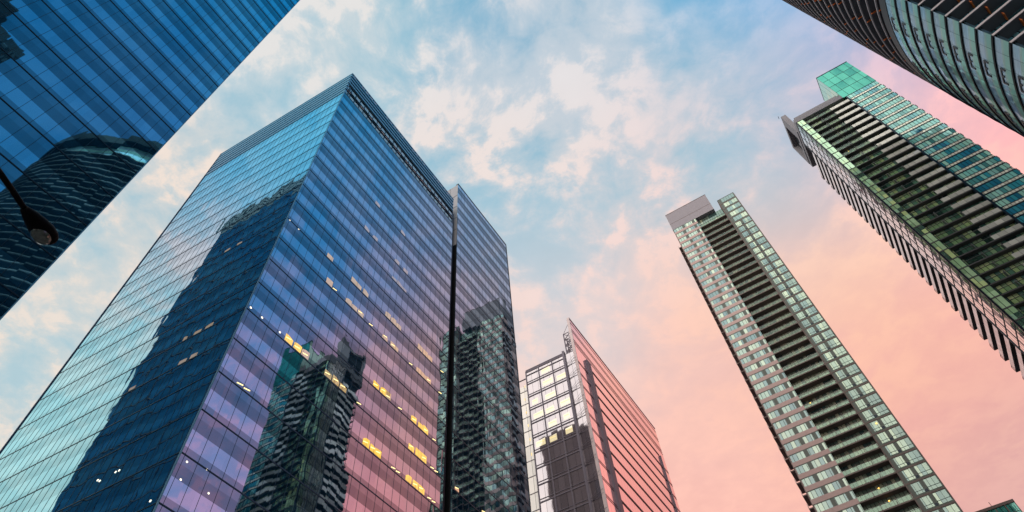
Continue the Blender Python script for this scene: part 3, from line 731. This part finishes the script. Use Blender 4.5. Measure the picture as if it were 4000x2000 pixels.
    # flat recessed side beginning at the corner
KR0 = -22                             # flush storeys below, balcony storeys above
CHL = 48.0
b = MB(); b.ring(0, 0, RR - .6, RR, 0, ZC(KR0), TH0, TH1, 4); b.box(CH, 0, CHL, -1.8, -1.6, 0, ZC(KR0)); b.build('lower_storeys', m_rg, RT)
for k in range(KR0, KU - 1):
    z = ZC(k)
    b = MB(); b.ring(0, 0, RR - .3, RR, z + .12, z + fh - .12, TH1, TH0, 3.0); w_ = b.build('window_band', m_rg, RT)
    b = MB(); b.ring(0, 0, RR - .5, RR + .10, z - .15, z + .13, TH0, TH1, 2.5); sl = b.build('ring_slab', m_ring, RT)
    # open vents with dark frames
    if k > -16:
        b = MB()
        for s0 in (4.3, 11.6, 18.6, 25.4):
            for (a0, a1, f0, f1) in ((0, .18, .50, .97), (-.9, .9, .80, .97), (.78, .98, .45, .95), (-.95, -.78, .45, .95)):
                pass
            t0 = TH1 - math.degrees(s0 / RR); dg = lambda q: math.degrees(q / RR)
            zt = z + fh - .14
            b.ring(0, 0, RR - .1, RR + .05, zt - .62, zt - .48, t0 + dg(.85), t0 - dg(.85), 2)
            for q in (-.85, 0.0, .85): b.ring(0, 0, RR - .1, RR + .05, zt - (1.15 if q else .85), zt - .48, t0 + dg(q + .09), t0 + dg(q - .09), 2)
        b.build('vent_frame', m_mull, w_)
    # flat recessed side with balconies
    b = MB(); b.box(CH, 0.0, CHL, -1.4, 0.0, z - .14, z + .14); bs = b.build('balcony_slab', m_rsoff, RT)
    b = MB(); b.box(CH, 0.0, CHL, -.02, .06, z - .12, z + .16); b.build('slab_edge', m_redge, bs)
    if k > -16:
        b = MB(); b.box(CH, 2.4, CHL, -1.6, -1.4, z + .14, z + fh - .14); b.build('balcony_glazing', m_rback, RT)
        b = MB(); b.box(CH, 0.05, 2.4, -1.6, -1.38, z + .14, z + fh - .14); b.build('corner_glazing', m_cyan, RT)
        b = MB()
        for u in (2.4, 7.5, 12.0): b.box(CH, u, u + .07, -1.3, -.3, z + fh - .55, z + fh - .14)
        b.build('timber_screen', m_oran, bs)
# dark plain storey between the two parts
b = MB(); b.ring(0, 0, 2.0, RR + .05, ZC(KU - 1) - .15, ZC(KU - 1) + fh * .55, 0, 360, 2.5); b.build('plant_band', m_ring, RT)
b = MB(); b.ring(0, 0, RR - 2.8, RR - 2.5, ZC(KU - 1), ZC(37), 0, 360, 3); b.build('recessed_glazing', m_rback, RT)
ro = random.Random(5)
KTOP = 37
for k in range(KU, KTOP):
    z = ZC(k)
    b = MB(); b.ring(0, 0, RR - 2.6, RR, z - .30, z, 0, 360, 2.5); sl = b.build('ring_slab', m_rsoff, RT)
    b = MB(); b.ring(0, 0, RR - .05, RR + .06, z - .06, z + .09, 0, 360, 2.5, caps=True); b.build('slab_edge', m_redge, sl)
    if k < 21:
        for j in range(4):
            th = 158 - j * 9.0 - ro.uniform(0, 4) - (k % 3) * 2
            if th < 121: continue
            t_ = rad(th); Wd = Wall((RR - 1.0) * math.cos(t_), (RR - 1.0) * math.sin(t_), th)
            b = MB(); b.box(Wd, 0, .98, -.05, .05, z - .50, z - .28); b.build('timber_screen', m_oran, sl)
# crown
b = MB(); b.ring(0, 0, RR - 2.4, RR - 2.2, ZC(KTOP), ZC(KTOP) + 5.5, 0, 360, 3); b.build('crown_glazing', m_rg, RT)
b = MB(); b.ring(0, 0, RR - 6, RR - .2, ZC(KTOP) + 5.5, ZC(KTOP) + 9.0, 0, 360, 3); b.build('crown_ring', m_ring, RT, False)

# ================================================================== fritted-glass office block, pink sky glow put into its colour
PX, PY = 12.468, 104.559
PB = thing('office_block', 'glass office block with pink sky glow in its colour, a sail-like screen wall and pale grid front', 'office building', (PX, PY, 0), rad(-25.6))
PL = Wall(0, 0, 0)                           # pale front, u negative; ends at the screen wall
PR = Wall(0, 0, 62.3 + 25.6)                 # long face, sky glow painted pink
PLEN = 49.6
m_pg = condo_glass('pale_front_glass', 1.5, 4.0, 76.7, [(0, (.20, .17, .20)), (.3, (.26, .22, .25)), (.8, (.16, .15, .19))], (.58, .555, .585), .58, line=.03, grp=4.0)
m_pg2 = condo_glass('pale_side_glass', 1.5, 4.0, 76.7, [(0, (.72, .70, .66)), (.6, (.78, .75, .70))], (1.0, .98, .95), .15, line=.03, grp=4.0)
def glow_tinted_glass():  # reflected pink sky glow put into the frit colour and gloss tint
    m_, t = material('frit_glass_sky_glow')
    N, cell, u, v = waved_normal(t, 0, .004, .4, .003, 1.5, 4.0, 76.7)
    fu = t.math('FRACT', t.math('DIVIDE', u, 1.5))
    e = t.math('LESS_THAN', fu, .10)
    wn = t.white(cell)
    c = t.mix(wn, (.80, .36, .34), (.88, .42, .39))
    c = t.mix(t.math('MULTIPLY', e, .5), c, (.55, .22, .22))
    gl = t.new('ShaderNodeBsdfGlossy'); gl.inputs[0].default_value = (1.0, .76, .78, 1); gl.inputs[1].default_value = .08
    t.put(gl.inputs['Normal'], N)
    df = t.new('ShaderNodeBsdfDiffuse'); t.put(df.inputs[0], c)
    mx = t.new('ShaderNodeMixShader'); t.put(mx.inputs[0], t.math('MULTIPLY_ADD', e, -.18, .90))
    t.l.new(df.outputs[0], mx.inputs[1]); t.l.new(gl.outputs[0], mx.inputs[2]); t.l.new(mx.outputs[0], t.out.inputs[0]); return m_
m_frit_glow = glow_tinted_glass()
m_pcol = solid('plum_grey_metal', (.15, .13, .16), .5, .3)
m_pband = solid('dark_rail_louvre_shade', (.050, .028, .032), .6)  # dark tone of the rails, also painted in for louvre shadows
m_plight = solid('pale_edge', (.60, .50, .50), .5)
PT = 128.6; PF = 117.0
ZP = lambda k: 76.7 + 4.0 * k
b = MB(); b.box(PL, -23.6, -.8, -30, -2.2, 0, PF - 3); b.box(PL, -13.2, -.8, -30, -.5, 0, PF - 1); b.box(PR, 3.0, PLEN - 1, -24, -.6, 0, PF - 3); b.build('core', m_dark, PB)
# pale gridded front
for k in range(-12, 10):
    z0, z1 = ZP(k), ZP(k + 1)
    b = MB(); b.box(PL, -13.4, -.1, -.4, -.0, z0 + .1, min(z1 - .1, PF)); b.build('window_band', m_pg, PB)
    b = MB(); b.box(PL, -24, -13.4, -2.0, -1.6, z0 + .1, min(z1 - .1, PF - 2.5)); b.build('side_window_band', m_pg2, PB)
b = MB()
for k in range(-12, 11):
    z = ZP(k)
    b.box(PL, -13.4, -2.9, -.2, .12, z - .12, z + .12); b.box(PL, -13.4, -2.9, -.2, .10, z + .62, z + .74)
    b.box(PL, -24, -13.4, -1.8, -1.52, z - .06, z + .06); b.box(PL, -2.9, -.1, -.2, .06, z - .05, z + .05)
b.box(PL, -13.4, -2.9, -.2, .14, PF - .1, PF + .15); b.box(PL, -13.4, -2.9, -.2, .14, PF - 1.5, PF - 1.3)
for u in (-13.4, -10.0, -6.4): b.box(PL, u - .10, u + .10, -.2, .16, 30, PF)
b.build('front_grid', m_pcol, PB)
b = MB(); b.box(PL, -3.25, -2.75, -.3, .55, 0, PF + .6); b.build('front_column', m_pcol, PB)
for k in range(-4, 10):                       # cable brackets between column and screen wall
    z = ZP(k) + .1
    b = MB(); b.bar(PL(-2.9, .5, z), PL(-.1, .2, z + 1.4), .035); b.bar(PL(-2.9, .5, z), PL(-.1, .25, z + .5), .03); b.bar(PL(-2.9, .55, z), PL(-.6, .2, z + 2.2), .025)
    b.build('cable_bracket', m_pcol, PB)
rp = random.Random(9)
m_glow = lit('warm_office_glow', (1.0, .84, .50), 1.05, .30, 1.5, .22)
m_glow2 = lit('bright_office_light', (1.0, .70, .22), 1.4, .2, 1, .05)
for k in range(-4, 10):
    for j in range(3):
        if rp.random() < (.5 if k > 3 else .0):
            u = -13.0 + 3.4 * j + rp.uniform(0, .6); wd = rp.uniform(1.4, 2.7)
            b = MB(); z = ZP(k) + rp.uniform(.9, 1.3)
            b.quad([PL(u, .012, z), PL(u + wd, .012, z), PL(u + wd, .012, z + 1.7), PL(u, .012, z + 1.5)]); lo = b.build('lit_window', m_glow, PB)
            b = MB(); b.box(PL, u + .2, u + wd - .3, .015, .03, z + 1.0, z + 1.12); b.build('ceiling_light', m_glow2, lo)
for k in range(4, 10):
    for j in range(4):
        b = MB(); u = -20 + j * 1.6 + rp.uniform(0, .5); b.box(PL, u, u + .14, -1.58, -1.55, ZP(k) + 1.2, ZP(k) + 1.9); b.build('ceiling_light', m_glow2, PB)
for u, z in ((-5.6, ZP(-1) + .3), (-4.6, ZP(-1) + .3)):
    b = MB(); b.box(PL, u, u + .9, .012, .03, z, z + 1.5); b.build('lit_window', m_glow2, PB)
# screen wall standing above the roof, tinted with the pink sky glow
b = MB(); b.box(PR, 0, PLEN, -.5, 0, 0, PT - .2); b.build('screen_wall', m_frit_glow, PB)
b = MB(); b.box(PR, -.15, .05, -.6, .1, 0, PT); b.box(PR, -.1, PLEN + .1, -.6, .12, PT - .22, PT); b.build('screen_edge', m_plight, PB)
b = MB()
for k in range(12): b.box(PR, .6 + k * 4.4, .78 + k * 4.4, -.5, -.3, PT, PT + .75)
b.build('screen_post', m_pcol, PB)
for z in (PT - 1.6, PT - 4.2, PT - 5.0, PT - 8.0, PT - 8.7, PT - 9.5):
    b = MB(); b.box(PR, .1, PLEN, -.1, .05, z - .05, z + .05); b.build('screen_rail', m_pband, PB)
for k in range(-6, 10):
    for u0_, u1_ in ((.1, 5.0), (45.8, PLEN)):
        b = MB(); b.box(PR, u0_, u1_, -.1, .05, ZP(k) - .05, ZP(k) + .05); b.box(PR, u0_, u1_, -.1, .05, ZP(k) + .45, ZP(k) + .55); b.build('screen_rail', m_pband, PB)
b = MB(); b.box(PR, 5.0, 6.7, -.2, .55, 0, 117.6); b.build('screen_column', m_pcol, PB)
for k in range(-14, 11):
    b = MB(); b.box(PR, 6.8, 45.5, -.2, .10, ZP(k) - .78, ZP(k) - .28); b.build('louvre_shade', m_pband, PB)  # dark bars where the louvre shadows fall, shade put into their colour
b = MB(); b.box(PR, 45.5, 45.8, -.2, .4, 0, 116); b.build('end_rail', m_pcol, PB)
# lattice truss holding the screen above the roof
b = MB()
T0 = PL(-2.6, -.6, 0); 
def tp(u, n, z): return PL(u, n, z)
zt0, zt1 = PF - 1, PT - 4.0
for n_ in (-.8, -2.6):
    b.bar(tp(-2.5, n_, zt0), tp(-2.5, n_, zt1), .16); b.bar(tp(-.5, n_, zt0), tp(-.5, n_, zt1), .14)
st = 4
for i in range(st):
    za = zt0 + (zt1 - zt0) * i / st; zb = zt0 + (zt1 - zt0) * (i + 1) / st
    for n_ in (-.8, -2.6):
        b.bar(tp(-2.5, n_, za), tp(-.5, n_, zb), .11); b.bar(tp(-.5, n_, za), tp(-2.5, n_, zb), .09); b.bar(tp(-2.5, n_, zb), tp(-.5, n_, zb), .10)
    b.bar(tp(-2.5, -.8, za), tp(-2.5, -2.6, zb), .09)
b.bar(tp(-2.5, -.8, zt1), tp(-.2, -.6, PT - .4), .05)
b.build('roof_truss', m_pcol, PB)
b = MB(); b.box(PL, -.7, -.1, -.9, -.4, PT - 1.2, PT - .4); b.build('roof_floodlight', m_black, PB)

# ================================================================== low block, bottom right corner
def pol(az, dist): return dist * math.cos(rad(az)), dist * math.sin(rad(az))
sx, sy = pol(55.6, 140)
LB = thing('apartment_block', 'low block with teal windows and salmon frames at the bottom right corner', 'apartment building', (sx, sy, 0), rad(-25.6))
LW = Wall(0, 0, 0); LH = 72.2; LWD = 8.6
m_sal = solid('salmon_render', (.55, .36, .26), .8)
m_lt = condo_glass('window_low_block', .75, 3.2, 68.4, [(0, (.04, .24, .20)), (.5, (.06, .30, .26)), (.8, (.14, .36, .30))], (.4, .9, .8), .35)
b = MB(); b.box(LW, .2, LWD - .1, -14, -.4, 0, LH - 1); b.build('core', m_dark, LB)
b = MB(); b.box(LW, -.1, LWD + .1, -14, .1, LH - .55, LH); b.build('roof_cornice', m_brown, LB)
b = MB(); b.box(LW, LWD - .02, LWD + .05, -.4, .08, LH - 4, LH - .55); b.build('corner_trim', m_brown, LB)
for k in range(-18, 1):
    z = LH - 3.8 + 3.3 * k
    b = MB(); b.box(LW, 0, LWD, -.4, -.05, z + .9, z + 3.2); wl = b.build('window_band', m_lt, LB)
    b = MB()
    for u in (1.8, 3.5, 5.2, 6.9): b.box(LW, u - .09, u + .09, -.2, .02, z + .9, z + 3.2)
    b.box(LW, 0, LWD, -.2, 0, z + 1.55, z + 1.62); b.build('window_frame', m_brown, wl)
    b = MB(); b.box(LW, 0, LWD, -.4, .06, z, z + .9); b.build('spandrel', m_sal, LB)
b = MB()
for u in (4.4, 5.6): b.box(LW, u - .2, u + .2, -.2, .3, 20, LH - 3.0)
b.build('pilaster', m_sal, LB)
b = MB(); b.bar(LW(5.0, -.1, LH), LW(5.0, -.1, LH + .9), .05); b.build('mast', m_black, LB)

# ================================================================== street lamp
LPX, LPY, LPZ = 0, 0, 0
def at(az, dist, z): return Vector((dist * math.cos(rad(az)), dist * math.sin(rad(az)), z))
hA = at(149.6, 6.95, 1.7 + 6.95 * 1.0775)     # where the arm enters the head
hB = at(145.55, 7.22, 1.7 + 7.22 * 1.047)     # tip of the head
ax = (hB - hA); HL = ax.length; ax.normalize()
armdir = (hA - at(152.6, 7.0, 1.7 + 7.0 * 1.080))
sidev = ax.cross(Vector((0, 0, 1))).normalized(); upv = sidev.cross(ax).normalized()
pole_xy = hA - ax * 2.6; pole_xy.z = 0
SL = thing('street_lamp', 'black cobra-head street lamp, unlit, reaching in from the left', 'street lamp', tuple(pole_xy), 0)
off = Vector(pole_xy)
m_lens = None
def lens_mat():
    m_, t = material('lamp_lens')
    b_ = t.new('ShaderNodeBsdfPrincipled'); b_.inputs['Base Color'].default_value = (.16, .19, .17, 1); b_.inputs['Roughness'].default_value = .18
    b_.inputs['Specular IOR Level'].default_value = .6
    co = t.new('ShaderNodeTexCoord').outputs['Object']
    w_ = t.noise(co, 9, 4, .6); t.put(b_.inputs['Base Color'], t.ramp(w_, [(.35, (.025, .036, .034)), (.65, (.085, .11, .098))]))
    t.l.new(b_.outputs[0], t.out.inputs[0]); return m_
m_lens = lens_mat()
m_lamp = solid('lamp_paint', (.004, .004, .005), .5, .0, spec=.03)
# head: lofted ellipses, flat belly
secs = [(q_[0], q_[1] * .86, q_[2] * .9, q_[3]) for q_ in [(-.02, .055, .05, .04), (.06, .075, .07, .055), (.20, .105, .11, .075), (.42, .150, .135, .085), (.62, .178, .14, .085), (.80, .172, .125, .080), (.92, .135, .095, .065), (.985, .07, .05, .04), (1.0, .015, .015, .015)]]
bm = bmesh.new(); rings = []; SEG = 20
for f, wd, hu, hd in secs:
    c = hA + ax * (f * HL); r_ = []
    for i in range(SEG):
        t = 2 * math.pi * i / SEG; cs, sn = math.cos(t), math.sin(t)
        r_.append(bm.verts.new(c + sidev * (wd * cs) + upv * ((hu if sn > 0 else hd) * sn) - off))
    rings.append(r_)
for a_, b_ in zip(rings, rings[1:]):
    for i in range(SEG): bm.faces.new((a_[i], a_[(i + 1) % SEG], b_[(i + 1) % SEG], b_[i]))
bm.faces.new(rings[0][::-1]); bm.faces.new(rings[-1])
bmesh.ops.recalc_face_normals(bm, faces=bm.faces)
me = bpy.data.meshes.new('lamp_head'); bm.to_mesh(me); bm.free()
for p_ in me.polygons: p_.use_smooth = True
me.materials.append(m_lamp); ho = bpy.data.objects.new('lamp_head', me); COL.objects.link(ho); ho.parent = SL
# lens: shallow bowl under the wide end, with its rim
bm = bmesh.new(); c = hA + ax * (.68 * HL) - upv * .055
prev = None; N_ = 28
for j, (s_, dz) in enumerate(((1.0, 0), (.97, -.035), (.85, -.058), (.6, -.075), (.3, -.083))):
    r_ = [bm.verts.new(c + ax * (.235 * HL * s_ * math.cos(2 * math.pi * i / N_)) + sidev * (.108 * s_ * math.sin(2 * math.pi * i / N_)) + upv * dz - off) for i in range(N_)]
    if prev:
        for i in range(N_): bm.faces.new((prev[i], prev[(i + 1) % N_], r_[(i + 1) % N_], r_[i]))
    prev = r_
bm.faces.new(prev)
bmesh.ops.recalc_face_normals(bm, faces=bm.faces)
me = bpy.data.meshes.new('lamp_lens'); bm.to_mesh(me); bm.free()
for p_ in me.polygons: p_.use_smooth = True
me.materials.append(m_lens); lo_ = bpy.data.objects.new('lamp_lens', me); COL.objects.link(lo_); lo_.parent = SL
b = MB(); n_ = 10
pts = [hA + ax * .03]
d_arm = (at(152.6, 6.86, 1.7 + 6.86 * 1.086) - hA)
for i in range(1, n_ + 1):
    t = i / n_; q = hA + (pole_xy + Vector((0, 0, hA.z - .55)) - hA) * t; q.z += .42 * math.sin(math.pi * t * .5) * (1 - t) - .0; pts.append(q)
for p_, q_ in zip(pts, pts[1:]): b.bar(p_ - off, q_ - off, .036, 0, 10)
b.build('lamp_arm', m_lamp, SL, True)
b = MB(); b.bar((0, 0, 0), (0, 0, hA.z - .2), .095, 0, 16); b.build('lamp_post', m_lamp, SL, True)
b = MB(); b.bar((0, 0, 0), (0, 0, .45), .17, 0, 16); b.build('lamp_base', m_lamp, SL, True)

# ================================================================== buildings out of frame that show as reflections
m_stone = solid('dark_stone', (.020, .026, .034), .6)
m_swin = condo_glass('dark_block_window', 1.6, 3.6, 0, [(0, (.01, .015, .02)), (.6, (.02, .03, .035)), (.9, (.04, .06, .06))], (.4, .5, .6), .25, line=.2)
DT = thing('stepped_tower', 'dark stepped tower seen only as a black mirror image in the top left glass', 'tower', (48.0, -28.3, 0), rad(-118))
DW = Wall(0, 0, 0)
b = MB()
b.box(DW, 0, 5.2, -18, 0, 0, 177); b.box(DW, 5.2, 8.0, -18, .6, 0, 178.5); b.box(DW, 8.0, 8.9, -18, -.8, 0, 181); b.box(DW, 8.9, 26, -18, .3, 0, 188.5)
b.build('wall', m_stone, DT)
b = MB()
for k in range(20, 50):
    z = 3.5 * k
    b.box(DW, .8, 2.3, -.1, .06, z, z + 1.8); b.box(DW, 3.0, 4.6, -.1, .06, z, z + 1.8); b.box(DW, 10.2, 12, -.1, .36, z, z + 1.8)
b.build('window_column', m_swin, DT)
